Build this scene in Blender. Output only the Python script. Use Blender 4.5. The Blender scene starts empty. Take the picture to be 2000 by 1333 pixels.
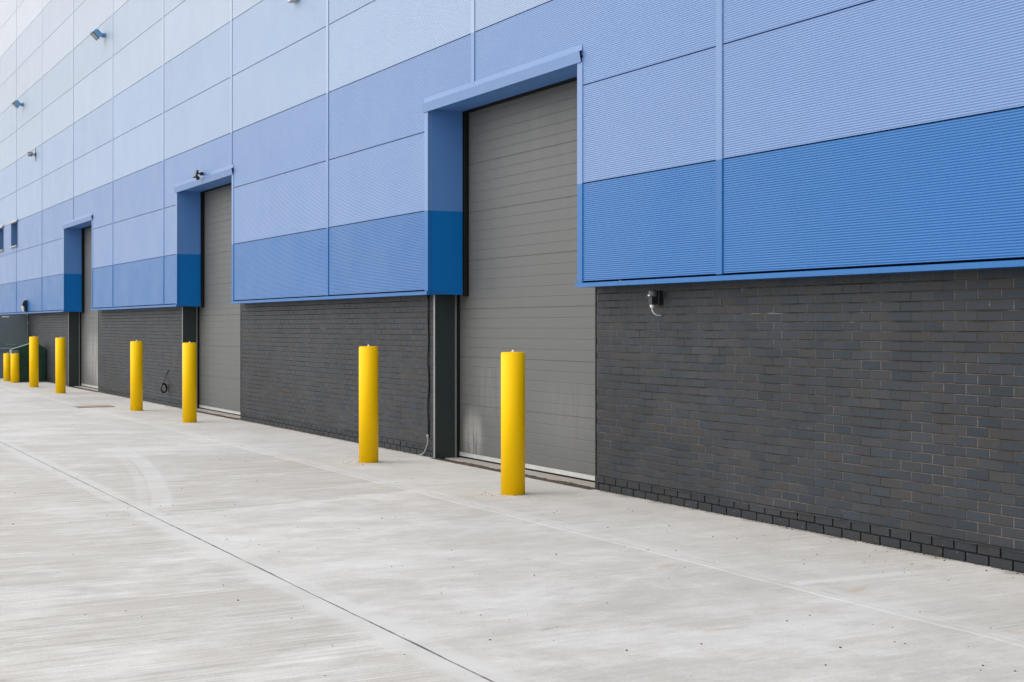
import bpy, math, random
from mathutils import Vector, Matrix
R = math.radians
rnd = random.Random(7)
S = bpy.context.scene
col = S.collection

# ------------------------------------------------------------------ camera, sky, sun, exposure
CAM_H = 1.691
cam = bpy.data.cameras.new("camera")
cam.sensor_width = 36.0
cam.lens = 36.0 * 2863.07 / 2000.0
cam.shift_y = -0.01455
cam.clip_start = 0.05
cam.clip_end = 3000.0
camo = bpy.data.objects.new("camera", cam)
camo.location = (0.0, 0.0, CAM_H)
camo.rotation_euler = (R(90), 0, R(62.931))
col.objects.link(camo)
S.camera = camo

SUN_AZ = Vector((-0.35, -0.94, 0.0)).normalized()     # the overcast sky is a little brighter in front of the wall and towards its far end
SUN_EL = R(48)
w = bpy.data.worlds.new("World")
S.world = w
w.use_nodes = True
nt = w.node_tree
nt.nodes.clear()
sky = nt.nodes.new("ShaderNodeTexSky")
sky.sky_type = 'NISHITA'
sky.sun_disc = False
sky.sun_elevation = SUN_EL
sky.sun_rotation = math.atan2(SUN_AZ.x, SUN_AZ.y)
sky.air_density = 1.0
sky.dust_density = 2.0
sky.ozone_density = 1.0
hs = nt.nodes.new("ShaderNodeHueSaturation")
hs.inputs['Saturation'].default_value = 0.27           # overcast: far less blue than a clear sky
bg = nt.nodes.new("ShaderNodeBackground")
bg.inputs['Strength'].default_value = 0.125
wo = nt.nodes.new("ShaderNodeOutputWorld")
nt.links.new(sky.outputs[0], hs.inputs['Color'])
nt.links.new(hs.outputs[0], bg.inputs['Color'])
nt.links.new(bg.outputs[0], wo.inputs['Surface'])

sun = bpy.data.lights.new("sun", 'SUN')
sun.energy = 1.3
sun.angle = R(120)
sun.color = (1.0, 0.975, 0.935)
suno = bpy.data.objects.new("sun", sun)
sd = Vector((SUN_AZ.x * math.cos(SUN_EL), SUN_AZ.y * math.cos(SUN_EL), math.sin(SUN_EL)))
suno.rotation_euler = sd.to_track_quat('Z', 'Y').to_euler()
suno.location = (-40, -30, 40)
col.objects.link(suno)

S.view_settings.view_transform = 'Standard'
S.view_settings.look = 'None'
S.view_settings.exposure = 0.6
S.view_settings.gamma = 1.0

# ------------------------------------------------------------------ measured layout (metres)
DC = 7.452        # outer face of the cladding
DB = 7.677        # face of the brickwork
ZB = 2.148        # bottom of the lowest cladding row
X0 = -5.544       # first panel joint, then every 5 m
DD = 8.00         # loading door face
DOORS = [(-16.90, -13.10, -17.17, -13.12), (-29.44, -25.56, -29.83, -25.78), (-41.94, -38.06, -42.41, -38.38)]
ZL = 4.40         # underside of the door heads
WINS = [(-51.652, -50.259), (-54.814, -53.421)]
WZ0, WZ1 = 4.36, 5.135
NROW = 12
ZTOP = ZB + NROW
XL, XR = X0 - 70.0, X0 + 5.0
FD = (-50.62, -49.56)   # doorway of the fire door

def view(X, Y, Z):
    th = R(62.931); s, c = math.sin(th), math.cos(th)
    d = -X * s + Y * c; r = X * c + Y * s
    return 1000 + 2863.07 * r / d, 637.4 - 2863.07 * (Z - CAM_H) / d

# ------------------------------------------------------------------ mesh helpers
class MB:
    def __init__(self):
        self.v = []; self.f = []; self.t = []; self.sm = []
    def quad(self, a, b, c, d, tone=0.5):
        n = len(self.v); self.v += [a, b, c, d]; self.f.append((n, n+1, n+2, n+3)); self.t.append(tone); self.sm.append(False)
    def poly(self, pts, tone=0.5):
        n = len(self.v); self.v += list(pts); self.f.append(tuple(range(n, n+len(pts)))); self.t.append(tone); self.sm.append(False)
    def box(self, x0, x1, y0, y1, z0, z1, tone=0.5):
        n = len(self.v)
        self.v += [(x0,y0,z0),(x1,y0,z0),(x1,y1,z0),(x0,y1,z0),(x0,y0,z1),(x1,y0,z1),(x1,y1,z1),(x0,y1,z1)]
        for q in ((3,2,1,0),(4,5,6,7),(0,1,5,4),(2,3,7,6),(1,2,6,5),(3,0,4,7)):
            self.f.append(tuple(n+i for i in q)); self.t.append(tone); self.sm.append(False)
    def cbox(self, x0, x1, y0, y1, z0, z1, b, tone=0.5):
        """box with chamfered edges"""
        import bmesh
        bm = bmesh.new()
        bmesh.ops.create_cube(bm, size=1.0)
        for v in bm.verts:
            v.co = Vector((x0 + (v.co.x+.5)*(x1-x0), y0 + (v.co.y+.5)*(y1-y0), z0 + (v.co.z+.5)*(z1-z0)))
        bmesh.ops.bevel(bm, geom=bm.edges[:], offset=b, segments=2, affect='EDGES', profile=0.5)
        self.addbm(bm, tone)
    def addbm(self, bm, tone=0.5, M=None, smooth=False):
        n = len(self.v)
        bm.verts.index_update()
        for v in bm.verts:
            self.v.append(tuple(M @ v.co) if M is not None else tuple(v.co))
        for f in bm.faces:
            self.f.append(tuple(n + v.index for v in f.verts)); self.t.append(tone); self.sm.append(smooth)
        bm.free()
    def prism_x(self, prof, x0, x1, tone=0.5, caps=True, x0s=None, x1s=None):
        """profile of (y, z) points swept along X"""
        n = len(self.v); k = len(prof)
        for i, (y, z) in enumerate(prof): self.v.append((x0 if x0s is None else x0s[i], y, z))
        for i, (y, z) in enumerate(prof): self.v.append((x1 if x1s is None else x1s[i], y, z))
        for i in range(k):
            j = (i+1) % k
            self.f.append((n+i, n+k+i, n+k+j, n+j)); self.t.append(tone); self.sm.append(False)
        if caps:
            self.f.append(tuple(n+i for i in range(k))); self.t.append(tone); self.sm.append(False)
            self.f.append(tuple(n+k+i for i in reversed(range(k)))); self.t.append(tone); self.sm.append(False)
    def ring(self, c, axis, prof, seg=32, tone=0.5, smooth=True, close0=True, close1=True):
        """lathe: prof = (radius, along-axis) pairs about axis through c"""
        a = Vector(axis).normalized()
        u = a.orthogonal().normalized(); vv = a.cross(u)
        n = len(self.v)
        for r, h in prof:
            for i in range(seg):
                t = 2*math.pi*i/seg
                self.v.append(tuple(Vector(c) + a*h + (u*math.cos(t) + vv*math.sin(t))*r))
        for k in range(len(prof)-1):
            for i in range(seg):
                j = (i+1) % seg
                self.f.append((n+k*seg+i, n+k*seg+j, n+(k+1)*seg+j, n+(k+1)*seg+i)); self.t.append(tone); self.sm.append(smooth)
        if close0: self.f.append(tuple(n+i for i in reversed(range(seg)))); self.t.append(tone); self.sm.append(False)
        if close1: self.f.append(tuple(n+(len(prof)-1)*seg+i for i in range(seg))); self.t.append(tone); self.sm.append(False)
    def tube(self, pts, r, seg=10, tone=0.5):
        P = [Vector(p) for p in pts]
        n = len(self.v); up = None
        for i, p in enumerate(P):
            d = (P[min(i+1, len(P)-1)] - P[max(i-1, 0)]).normalized()
            if up is None: up = d.orthogonal().normalized()
            up = (up - d*up.dot(d)).normalized(); sd_ = d.cross(up)
            for k in range(seg):
                t = 2*math.pi*k/seg
                self.v.append(tuple(p + (up*math.cos(t) + sd_*math.sin(t))*r))
        for i in range(len(P)-1):
            for k in range(seg):
                j = (k+1) % seg
                self.f.append((n+i*seg+k, n+i*seg+j, n+(i+1)*seg+j, n+(i+1)*seg+k)); self.t.append(tone); self.sm.append(True)
        self.f.append(tuple(n+k for k in reversed(range(seg)))); self.t.append(tone); self.sm.append(False)
        self.f.append(tuple(n+(len(P)-1)*seg+k for k in range(seg))); self.t.append(tone); self.sm.append(False)
    def xf(self, M, start=0):
        for i in range(start, len(self.v)): self.v[i] = tuple(M @ Vector(self.v[i]))
    def build(self, name, mat, parent=None, loc=None):
        """ONE mesh object; the points are world points, loc (or the parent's place) becomes the origin"""
        base = Vector(loc) if loc is not None else Vector((0, 0, 0))
        p = parent; off = Vector((0, 0, 0))
        while p is not None:
            off += p.location; p = p.parent
        me = bpy.data.meshes.new(name)
        o = off + base
        me.from_pydata([tuple(Vector(v) - o) for v in self.v], [], self.f)
        at = me.attributes.new("tone", 'FLOAT', 'FACE')
        at.data.foreach_set("value", self.t)
        me.polygons.foreach_set("use_smooth", self.sm)
        me.materials.append(mat)
        me.update()
        ob = bpy.data.objects.new(name, me)
        ob.location = base
        col.objects.link(ob)
        if parent is not None: ob.parent = parent
        return ob

def tag(o, label=None, cat=None, group=None, kind=None):
    if label: o["label"] = label
    if cat: o["category"] = cat
    if group: o["group"] = group
    if kind: o["kind"] = kind
    return o

def empty(name, loc):
    o = bpy.data.objects.new(name, None)
    o.location = loc
    o.empty_display_size = 0.2
    col.objects.link(o)
    return o

# ------------------------------------------------------------------ material helpers
class NT:
    def __init__(self, name):
        self.m = bpy.data.materials.new(name); self.m.use_nodes = True
        self.n = self.m.node_tree.nodes; self.l = self.m.node_tree.links
        self.b = self.n["Principled BSDF"]
        self._p = None
    def new(self, t, **k):
        x = self.n.new(t)
        for a, v in k.items(): setattr(x, a, v)
        return x
    def put(self, sock, v):
        if isinstance(v, bpy.types.NodeSocket): self.l.new(v, sock)
        elif isinstance(v, (tuple, list)) and len(v) == 3 and sock.type == 'RGBA': sock.default_value = (*v, 1)
        else: sock.default_value = v
    def pos(self):
        if self._p is None:
            g = self.new("ShaderNodeNewGeometry"); s = self.new("ShaderNodeSeparateXYZ")
            self.l.new(g.outputs['Position'], s.inputs[0]); self._p = (g.outputs['Position'], s.outputs[0], s.outputs[1], s.outputs[2])
        return self._p
    def math(self, op, a, b=0.0, c=0.0, clamp=False):
        x = self.new("ShaderNodeMath", operation=op, use_clamp=clamp)
        self.put(x.inputs[0], a); self.put(x.inputs[1], b)
        if len(x.inputs) > 2: self.put(x.inputs[2], c)
        return x.outputs[0]
    def vec(self, x, y, z):
        c = self.new("ShaderNodeCombineXYZ")
        self.put(c.inputs[0], x); self.put(c.inputs[1], y); self.put(c.inputs[2], z)
        return c.outputs[0]
    def scaled(self, sx, sy, sz):
        m = self.new("ShaderNodeMapping"); m.inputs['Scale'].default_value = (sx, sy, sz)
        self.l.new(self.pos()[0], m.inputs[0]); return m.outputs[0]
    def noise(self, vec, scale=1.0, detail=4.0, rough=0.55, dist=0.0):
        x = self.new("ShaderNodeTexNoise")
        if vec is not None: self.l.new(vec, x.inputs['Vector'])
        x.inputs['Scale'].default_value = scale; x.inputs['Detail'].default_value = detail
        x.inputs['Roughness'].default_value = rough; x.inputs['Distortion'].default_value = dist
        return x.outputs['Fac']
    def ss(self, v, a, b, lo=0.0, hi=1.0):
        x = self.new("ShaderNodeMapRange", interpolation_type='SMOOTHSTEP')
        self.put(x.inputs[0], v); x.inputs[1].default_value = a; x.inputs[2].default_value = b
        x.inputs[3].default_value = lo; x.inputs[4].default_value = hi
        return x.outputs[0]
    def lin(self, v, a, b, lo=0.0, hi=1.0):
        x = self.new("ShaderNodeMapRange")
        self.put(x.inputs[0], v); x.inputs[1].default_value = a; x.inputs[2].default_value = b
        x.inputs[3].default_value = lo; x.inputs[4].default_value = hi
        return x.outputs[0]
    def mix(self, f, a, b, mode='MIX'):
        x = self.new("ShaderNodeMix", data_type='RGBA', blend_type=mode)
        self.put(x.inputs[0], f); self.put(x.inputs[6], a); self.put(x.inputs[7], b)
        return x.outputs[2]
    def mul(self, c, f):
        """colour times a float"""
        x = self.new("ShaderNodeVectorMath", operation='SCALE')
        self.put(x.inputs[0], c); self.put(x.inputs['Scale'], f); return x.outputs[0]
    def attr(self, name):
        a = self.new("ShaderNodeAttribute", attribute_name=name); return a.outputs['Fac']
    def bump(self, h, dist, strength=1.0):
        x = self.new("ShaderNodeBump"); x.inputs['Distance'].default_value = dist; x.inputs['Strength'].default_value = strength
        self.l.new(h, x.inputs['Height']); self.l.new(x.outputs[0], self.b.inputs['Normal'])
    def out(self, color=None, rough=None, metal=None, spec=None):
        if color is not None: self.put(self.b.inputs['Base Color'], color)
        if rough is not None: self.put(self.b.inputs['Roughness'], rough)
        if metal is not None: self.put(self.b.inputs['Metallic'], metal)
        if spec is not None: self.put(self.b.inputs['Specular IOR Level'], spec)
        return self.m

def simple(name, c, rough=0.5, metal=0.0, var=0.12, scale=6.0, spec=0.5):
    t = NT(name)
    n = t.noise(t.scaled(1, 1, 1), scale, 5, 0.6)
    f = t.lin(n, 0.25, 0.75, 1 - var, 1 + var)
    n2 = t.noise(t.scaled(1, 1, 1), scale * 3, 3, 0.6)
    return t.out(t.mul((*c,), f) if False else t.mul(t.mix(0.0, c, c), f), t.lin(n2, 0.2, 0.8, rough * 0.85, min(1, rough * 1.15)), metal, spec)

# --- cladding paint: the sheets get paler row by row up the wall
def cladding_paint(name, rough=0.33, spec=0.5, low=None):
    t = NT(name)
    P, X, Y, Z = t.pos()
    cr = t.new("ShaderNodeValToRGB"); cr.color_ramp.interpolation = 'CONSTANT'
    rows = [(0.0, (0.000, 0.113, 0.355)), (1.0, (0.140, 0.242, 0.468)), (3.0, (0.288, 0.386, 0.552)),
            (5.0, (0.375, 0.455, 0.575)), (7.0, (0.455, 0.515, 0.615)), (9.0, (0.560, 0.595, 0.670))]
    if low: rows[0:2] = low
    e = cr.color_ramp.elements
    while len(e) > 1: e.remove(e[-1])
    for i, (r, c) in enumerate(rows):
        el = e[0] if i == 0 else e.new(r / NROW)
        el.position = 0.0 if i == 0 else r / NROW
        el.color = (*c, 1)
    t.put(cr.inputs[0], t.math('DIVIDE', t.math('ADD', t.math('FLOOR', t.math('SUBTRACT', Z, ZB)), 0.5), float(NROW), clamp=True))
    oi = t.new("ShaderNodeObjectInfo")
    v = t.lin(oi.outputs['Random'], 0, 1, 0.97, 1.03)
    n = t.noise(t.scaled(0.2, 0.5, 0.3), 2.0, 4, 0.6)
    v = t.math('MULTIPLY', v, t.lin(n, 0.3, 0.7, 0.98, 1.02))
    rg = t.lin(t.noise(t.scaled(1, 1, 1), 1.4, 3, 0.5), 0.3, 0.7, rough - 0.03, rough + 0.05)
    return t.out(t.mul(cr.outputs[0], v), rg, 0.0, spec)
M_CLAD = cladding_paint("cladding_paint")
M_CLAD_SHADED = cladding_paint("cladding_paint_shaded", 0.5, 0.22, [(0.0, (0.000, 0.150, 0.470)), (1.0, (0.098, 0.240, 0.560))])   # shaded linings: cladding paint copy, lack of sheen put into a bluer colour

M_BACK = simple("joint_backing", (0.015, 0.022, 0.045), 0.7)
M_GREEN = simple("jamb_green", (0.022, 0.034, 0.033), 0.45, var=0.06, scale=2.0)
M_GALV = simple("galvanised_steel", (0.30, 0.31, 0.31), 0.42, 0.5, 0.15, 9)
M_DGALV = simple("dull_grey_steel", (0.075, 0.083, 0.080), 0.5, 0.3, 0.12, 9)
M_ALU = simple("bottom_rail_aluminium", (0.55, 0.55, 0.53), 0.4, 0.25, 0.12, 5)
M_RUBBER = simple("black_rubber", (0.008, 0.008, 0.008), 0.7, spec=0.2)
M_BLACK = simple("black_plastic", (0.012, 0.014, 0.016), 0.42)
M_WHITE = simple("white_plastic", (0.72, 0.72, 0.70), 0.4, var=0.05)
M_LGREY = simple("grey_plastic", (0.34, 0.35, 0.36), 0.45, var=0.06)
M_SGREY = simple("sensor_grey", (0.085, 0.087, 0.09), 0.4, var=0.06)
M_FLOOD = simple("floodlight_blue_grey", (0.13, 0.31, 0.52), 0.38, 0.2, 0.06)
M_GLASSG = simple("lamp_glass", (0.36, 0.35, 0.32), 0.18, var=0.04)
M_FDOOR = simple("fire_door_grey", (0.125, 0.158, 0.172), 0.5, var=0.05, scale=2)
M_BAR = simple("push_bar_metal", (0.30, 0.38, 0.50), 0.3, 0.5, 0.05)
M_SIGN = simple("sign_green", (0.0, 0.19, 0.12), 0.45, var=0.03)
M_BIN = simple("bin_green", (0.006, 0.050, 0.028), 0.42, var=0.12, scale=3)
M_BINL = simple("bin_pale_green", (0.13, 0.19, 0.165), 0.4, var=0.1, scale=5)
M_BOARD = simple("weathered_board", (0.36, 0.27, 0.20), 0.8, var=0.2, scale=9)
M_STONE = simple("dark_grit", (0.055, 0.050, 0.045), 0.85, var=0.4, scale=40)
M_DEBRIS = simple("brown_debris", (0.085, 0.062, 0.042), 0.9, var=0.5, scale=30)
M_DARK = simple("dark_interior", (0.006, 0.006, 0.007), 0.9)
M_ROOF = simple("roof_grey", (0.25, 0.26, 0.28), 0.6)
M_WFRAME = simple("window_frame_grey", (0.10, 0.12, 0.15), 0.4, var=0.05)
M_WREV = simple("window_reveal_blue", (0.10, 0.20, 0.42), 0.42, var=0.05)

t = NT("window_glass")
t.out((0.055, 0.075, 0.095), 0.06, 0.0, 0.7); M_GLASS = t.m

# --- bollard paint
t = NT("bollard_yellow")
P, X, Y, Z = t.pos()
n = t.noise(t.scaled(1, 1, 1), 3.0, 5, 0.6)
base = t.mix(t.ss(n, 0.35, 0.7), (0.94, 0.565, 0.000), (0.97, 0.575, 0.000))
sc = t.noise(t.scaled(1, 1, 0.35), 26.0, 4, 0.65)
low = t.ss(Z, 0.0, 0.35, 1.0, 0.0)
dirt = t.math('MULTIPLY', t.ss(sc, 0.60, 0.74), t.math('MULTIPLY_ADD', low, 0.55, 0.05))
base = t.mix(dirt, base, (0.30, 0.19, 0.05))
sp = t.ss(t.noise(t.scaled(1, 1, 1), 60.0, 2, 0.5), 0.74, 0.78)
base = t.mix(t.math('MULTIPLY', sp, 0.5), base, (0.25, 0.16, 0.03))
t.bump(t.noise(t.scaled(1, 1, 1), 9.0, 3, 0.5), 0.004, 0.35)
M_YEL = t.out(base, t.lin(n, 0.3, 0.7, 0.42, 0.52), 0.0, 0.14)

# --- brick and mortar
t = NT("blue_engineering_brick")
P, X, Y, Z = t.pos()
tone = t.attr("tone")
c = t.mix(tone, (0.0210, 0.0300, 0.0410), (0.036, 0.0345, 0.0355))
t2 = t.math('FRACT', t.math('MULTIPLY', tone, 7.31))
v = t.math('MULTIPLY', t.lin(t2, 0, 1, 0.86, 1.11), t.math('MULTIPLY_ADD', t.math('LESS_THAN', Z, 0.15), -0.28, 1.0))   # the courses below the damp course are darker bricks
big = t.noise(t.scaled(0.5, 1, 0.8), 1.2, 4, 0.6)
v = t.math('MULTIPLY', v, t.lin(big, 0.3, 0.7, 0.80, 1.18))
mid = t.noise(t.scaled(1, 1, 1), 22.0, 5, 0.65)
v = t.math('MULTIPLY', v, t.lin(mid, 0.25, 0.75, 0.84, 1.16))
c = t.mul(c, v)
drip = t.ss(t.noise(t.scaled(1, 1, 0.38), 46.0, 3, 0.55), 0.66, 0.72)
c = t.mix(t.math('MULTIPLY', drip, 0.75), c, (0.014, 0.014, 0.015))
salt = t.ss(t.noise(t.scaled(0.6, 1, 1.0), 3.1, 5, 0.72), 0.66, 0.80)
c = t.mix(t.math('MULTIPLY', salt, 0.16), c, (0.22, 0.22, 0.22))
splash = t.math('MULTIPLY', t.ss(t.noise(t.scaled(1, 1, 1), 55.0, 3, 0.6), 0.665, 0.71), t.ss(Z, 0.04, 0.24, 1.0, 0.0))
c = t.mix(t.math('MULTIPLY', splash, 0.8), c, (0.42, 0.40, 0.37))
t.bump(t.noise(t.scaled(1, 1, 1), 38.0, 5, 0.65), 0.004, 0.75)
M_BRICK = t.out(c, t.lin(mid, 0.3, 0.7, 0.52, 0.70), 0.0, 0.34)

t = NT("mortar")
P, X, Y, Z = t.pos()
n = t.noise(t.scaled(1, 1, 1), 2.2, 5, 0.65)
f = t.noise(t.scaled(1, 1, 1), 38.0, 4, 0.6)
c = t.mix(t.ss(n, 0.35, 0.65), (0.050, 0.044, 0.039), (0.125, 0.112, 0.100))
c = t.mul(c, t.lin(f, 0.25, 0.75, 0.7, 1.3))
ef = t.math('MULTIPLY', t.ss(t.noise(t.scaled(0.35, 1, 1.4), 3.4, 4, 0.7), 0.64, 0.74), t.ss(Z, 1.35, 1.75))
c = t.mix(t.math('MULTIPLY', ef, 0.75), c, (0.42, 0.41, 0.39))
M_MORT = t.out(c, 0.9, 0.0, 0.2)
M_MORTD = simple("dark_open_mortar", (0.022, 0.021, 0.020), 0.9, var=0.4, scale=20)
t = NT("joint_sealant")
P, X, Y, Z = t.pos()
n = t.noise(t.scaled(2.2, 0, 0), 1.0, 5, 0.75)
M_SEAL = t.out(t.mix(t.ss(n, 0.40, 0.62), (0.125, 0.118, 0.108), (0.39, 0.37, 0.34)), 0.9, 0.0, 0.2)
M_DPC = simple("damp_proof_course", (0.035, 0.035, 0.036), 0.55, var=0.3, scale=12)

# --- loading door sheet
t = NT("loading_door_grey")
P, X, Y, Z = t.pos()
n = t.noise(t.scaled(1.0, 1, 0.25), 3.5, 5, 0.65)
c = t.mul(t.mix(0.0, (0.108, 0.110, 0.107), (1, 1, 1)), t.lin(n, 0.3, 0.7, 0.95, 1.05))
drag = t.noise(t.scaled(9.0, 1, 0.9), 1.6, 5, 0.7)
for xc, zc, rx, rz, amt in ((-16.75, 0.30, 0.35, 0.42, 0.65), (-16.1, 0.95, 0.9, 0.5, 0.10), (-39.2, 0.40, 1.5, 0.85, 0.85), (-40.6, 0.9, 1.3, 0.8, 0.5), (-14.3, 0.7, 0.9, 0.5, 0.08)):
    dx = t.math('DIVIDE', t.math('SUBTRACT', X, xc), rx); dz = t.math('DIVIDE', t.math('SUBTRACT', Z, zc), rz)
    rr = t.math('SQRT', t.math('ADD', t.math('MULTIPLY', dx, dx), t.math('MULTIPLY', dz, dz)))
    k = t.math('MULTIPLY', t.ss(rr, 0.25, 1.1, 1.0, 0.0), t.ss(drag, 0.34, 0.56))
    c = t.mix(t.math('MULTIPLY', k, amt), c, (0.40, 0.40, 0.385))
M_DOOR = t.out(c, t.lin(n, 0.3, 0.7, 0.42, 0.56), 0.0, 0.45)

# --- concrete
JA, JB = 6.02, 3.09       # joints that run along the wall
def concrete(name, apron):
    t = NT(name)
    P, X, Y, Z = t.pos()
    big = t.noise(t.scaled(0.62, 0.42, 1), 1.0, 6, 0.66, 0.5)
    mid = t.noise(t.scaled(1.5, 0.9, 1), 1.6, 6, 0.70, 0.3)
    fine = t.noise(t.scaled(1, 1, 1), 55.0, 4, 0.65)
    slant = t.math('ADD', X, t.math('MULTIPLY', Y, 0.07))
    broom = t.noise(t.vec(t.math('MULTIPLY', slant, 15.0), t.math('MULTIPLY', Y, 0.45), 0.0), 1.0, 5, 0.72)
    broom3 = t.noise(t.vec(t.math('MULTIPLY', slant, 30.0), t.math('MULTIPLY', Y, 0.7), 7.0), 1.0, 4, 0.7)
    broom2 = t.noise(t.vec(t.math('MULTIPLY', slant, 55.0), t.math('MULTIPLY', Y, 0.9), 3.0), 1.0, 3, 0.6)
    if apron:
        lightc, warmc = (0.595, 0.575, 0.543), (0.495, 0.470, 0.432)
    else:
        lightc, warmc = (0.635, 0.617, 0.586), (0.485, 0.457, 0.417)
    mot = t.noise(t.scaled(1, 0.6, 1), 7.0, 6, 0.7, 0.4)
    k = t.math('ADD', t.math('MULTIPLY', big, 0.42), t.math('ADD', t.math('MULTIPLY', mid, 0.33), t.math('MULTIPLY', mot, 0.25)))
    k = t.ss(k, 0.40, 0.62)
    if not apron:
        # bays: the front strip and the bay past the cross joint are broom finished and browner
        edge = t.math('ADD', X, t.math('MULTIPLY', t.math('SUBTRACT', Y, 4.10), 0.33))
        edge = t.math('ADD', edge, t.lin(mid, 0.3, 0.7, -0.12, 0.12))
        past = t.math('MULTIPLY', t.ss(edge, -13.36, -13.24, 1.0, 0.0), t.ss(edge, -21.0, -16.5))
        front = t.ss(Y, JB - 0.25, JB - 0.15, 1.0, 0.0)
        brm = t.math('MAXIMUM', t.math('MULTIPLY', past, 1.0), t.math('MULTIPLY', front, 0.62))
        k = t.math('SUBTRACT', k, t.math('MULTIPLY', brm, 0.42))
        k = t.math('MAXIMUM', k, 0.0)
    c = t.mix(k, warmc, lightc)
    amp = t.math('MULTIPLY_ADD', brm, 0.75, 0.22) if not apron else 0.32
    st = t.lin(broom, 0.25, 0.75, -0.24, 0.24); st = t.math('ADD', st, t.lin(broom2, 0.25, 0.75, -0.24, 0.24)); st = t.math('ADD', st, t.lin(broom3, 0.3, 0.7, -0.17, 0.17))
    c = t.mul(c, t.math('ADD', t.math('MULTIPLY', st, amp), 1.0))
    c = t.mul(c, t.lin(fine, 0.2, 0.8, 0.88, 1.12))
    patch = t.noise(t.scaled(1, 0.7, 1), 0.33, 3, 0.55)
    c = t.mul(c, t.lin(patch, 0.3, 0.7, 0.94, 1.05))
    # grey scuffs, long across the bays
    sc = t.ss(t.noise(t.scaled(2.2, 1.1, 1), 1.2, 6, 0.74, 0.6), 0.56, 0.72)
    c = t.mix(t.math('MULTIPLY', sc, 0.30), c, (0.33, 0.315, 0.30))
    wp = t.ss(t.noise(t.scaled(1.1, 0.8, 1), 1.2, 5, 0.62, 0.8), 0.55, 0.70)
    c = t.mix(t.math('MULTIPLY', wp, 0.30), c, (0.66, 0.65, 0.63))
    dk = t.ss(t.noise(t.scaled(7.0, 1.7, 1), 1.3, 5, 0.7, 0.8), 0.63, 0.73)
    c = t.mix(t.math('MULTIPLY', dk, 0.40), c, (0.20, 0.19, 0.18))
    # orange rust marks
    ru = t.ss(t.noise(t.vec(t.math('MULTIPLY', X, 2.6), t.math('MULTIPLY', Y, 1.1), 9.0), 1.0, 5, 0.66, 0.7), 0.635, 0.78)
    c = t.mix(t.math('MULTIPLY', ru, 0.62), c, (0.48, 0.33, 0.19))
    # joints: pale trowelled margins and a bright or dark line
    wob = t.lin(t.noise(t.scaled(0.9, 0.0, 0), 1.0, 3, 0.6), 0.3, 0.7, -0.022, 0.022)
    ya = t.math('ADD', Y, wob)
    def band(center, half, soft):
        d = t.math('ABSOLUTE', t.math('SUBTRACT', ya, center))
        return t.ss(d, half - soft, half + soft, 1.0, 0.0)
    brk = t.lin(mid, 0.3, 0.6, 0.35, 1.0)
    pale = (0.60, 0.585, 0.56)
    c = t.mix(t.math('MULTIPLY', t.math('MULTIPLY', band(JA, 0.105, 0.03), brk), 0.6), c, pale)
    c = t.mix(t.math('MULTIPLY', t.math('MULTIPLY', band(JA - 0.10, 0.009, 0.006), brk), 0.75), c, (0.78, 0.77, 0.74))
    ln = t.ss(t.noise(t.scaled(1.3, 0, 0), 1.0, 3, 0.7), 0.5, 0.6)
    c = t.mix(t.math('MULTIPLY', t.math('MULTIPLY', band(JA + 0.005, 0.007, 0.004), ln), 0.5), c, (0.22, 0.21, 0.20))
    if not apron:
        c = t.mix(t.math('MULTIPLY', t.math('MULTIPLY', band(JB, 0.13, 0.035), brk), 0.75), c, (0.59, 0.58, 0.555))
        # cross joint line
        de = t.math('ABSOLUTE', t.math('SUBTRACT', edge, -13.22))
        inA = t.math('MULTIPLY', t.ss(Y, JB + 0.1, JB + 0.9), t.ss(Y, JA, JA - 0.02, 0.0, 1.0))
        c = t.mix(t.math('MULTIPLY', t.ss(de, 0.03, 0.09, 1.0, 0.0), t.math('MULTIPLY', inA, 0.55)), c, pale)
        # tyre marks: two pale curving bands dragged off the joint
        q = t.math('MULTIPLY', t.math('ADD', X, 13.33), -1.0)
        yc = t.math('ADD', 3.25, t.math('SUBTRACT', t.math('MULTIPLY', q, 0.25), t.math('MULTIPLY', t.math('MULTIPLY', q, q), 0.0115)))
        along = t.math('MULTIPLY', t.ss(q, 0.0, 0.5), t.ss(q, 5.0, 8.0, 1.0, 0.0))
        for off, half, amt, cc in ((0.0, 0.11, 0.62, (0.63, 0.62, 0.60)), (0.10, 0.014, 0.30, (0.36, 0.35, 0.34)), (-0.20, 0.05, 0.40, (0.61, 0.60, 0.58))):
            dd = t.math('ABSOLUTE', t.math('SUBTRACT', t.math('SUBTRACT', Y, yc), off))
            mk = t.math('MULTIPLY', t.ss(dd, half - 0.012, half + 0.03, 1.0, 0.0), t.math('MULTIPLY', along, brk))
            c = t.mix(t.math('MULTIPLY', mk, amt), c, cc)
    else:
        # bright repair line across the apron, browner dirt close to the brickwork
        wl = t.lin(t.noise(t.scaled(0, 2.0, 0), 1.0, 3, 0.6), 0.3, 0.7, -0.03, 0.03)
        dl = t.math('ABSOLUTE', t.math('ADD', t.math('ADD', X, 7.72), wl))
        c = t.mix(t.math('MULTIPLY', t.ss(dl, 0.045, 0.075, 1.0, 0.0), t.math('MULTIPLY', t.ss(Y, 6.9, 7.35, 1.0, 0.0), 0.85)), c, (0.64, 0.63, 0.61))
        dw = t.math('ADD', Y, t.lin(mid, 0.3, 0.7, -0.10, 0.10))
        c = t.mix(t.ss(dw, DB - 0.10, DB - 0.0, 0.0, 0.55), c, (0.20, 0.165, 0.125))
    t.bump(t.math('ADD', t.math('MULTIPLY', broom2, 0.7), t.math('MULTIPLY', fine, 0.6)), 0.004, 0.5)
    return t.out(c, t.lin(mid, 0.3, 0.7, 0.72, 0.9), 0.0, 0.3)
M_CONC = concrete("yard_concrete", False)
M_APRON = concrete("apron_concrete", True)

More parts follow.
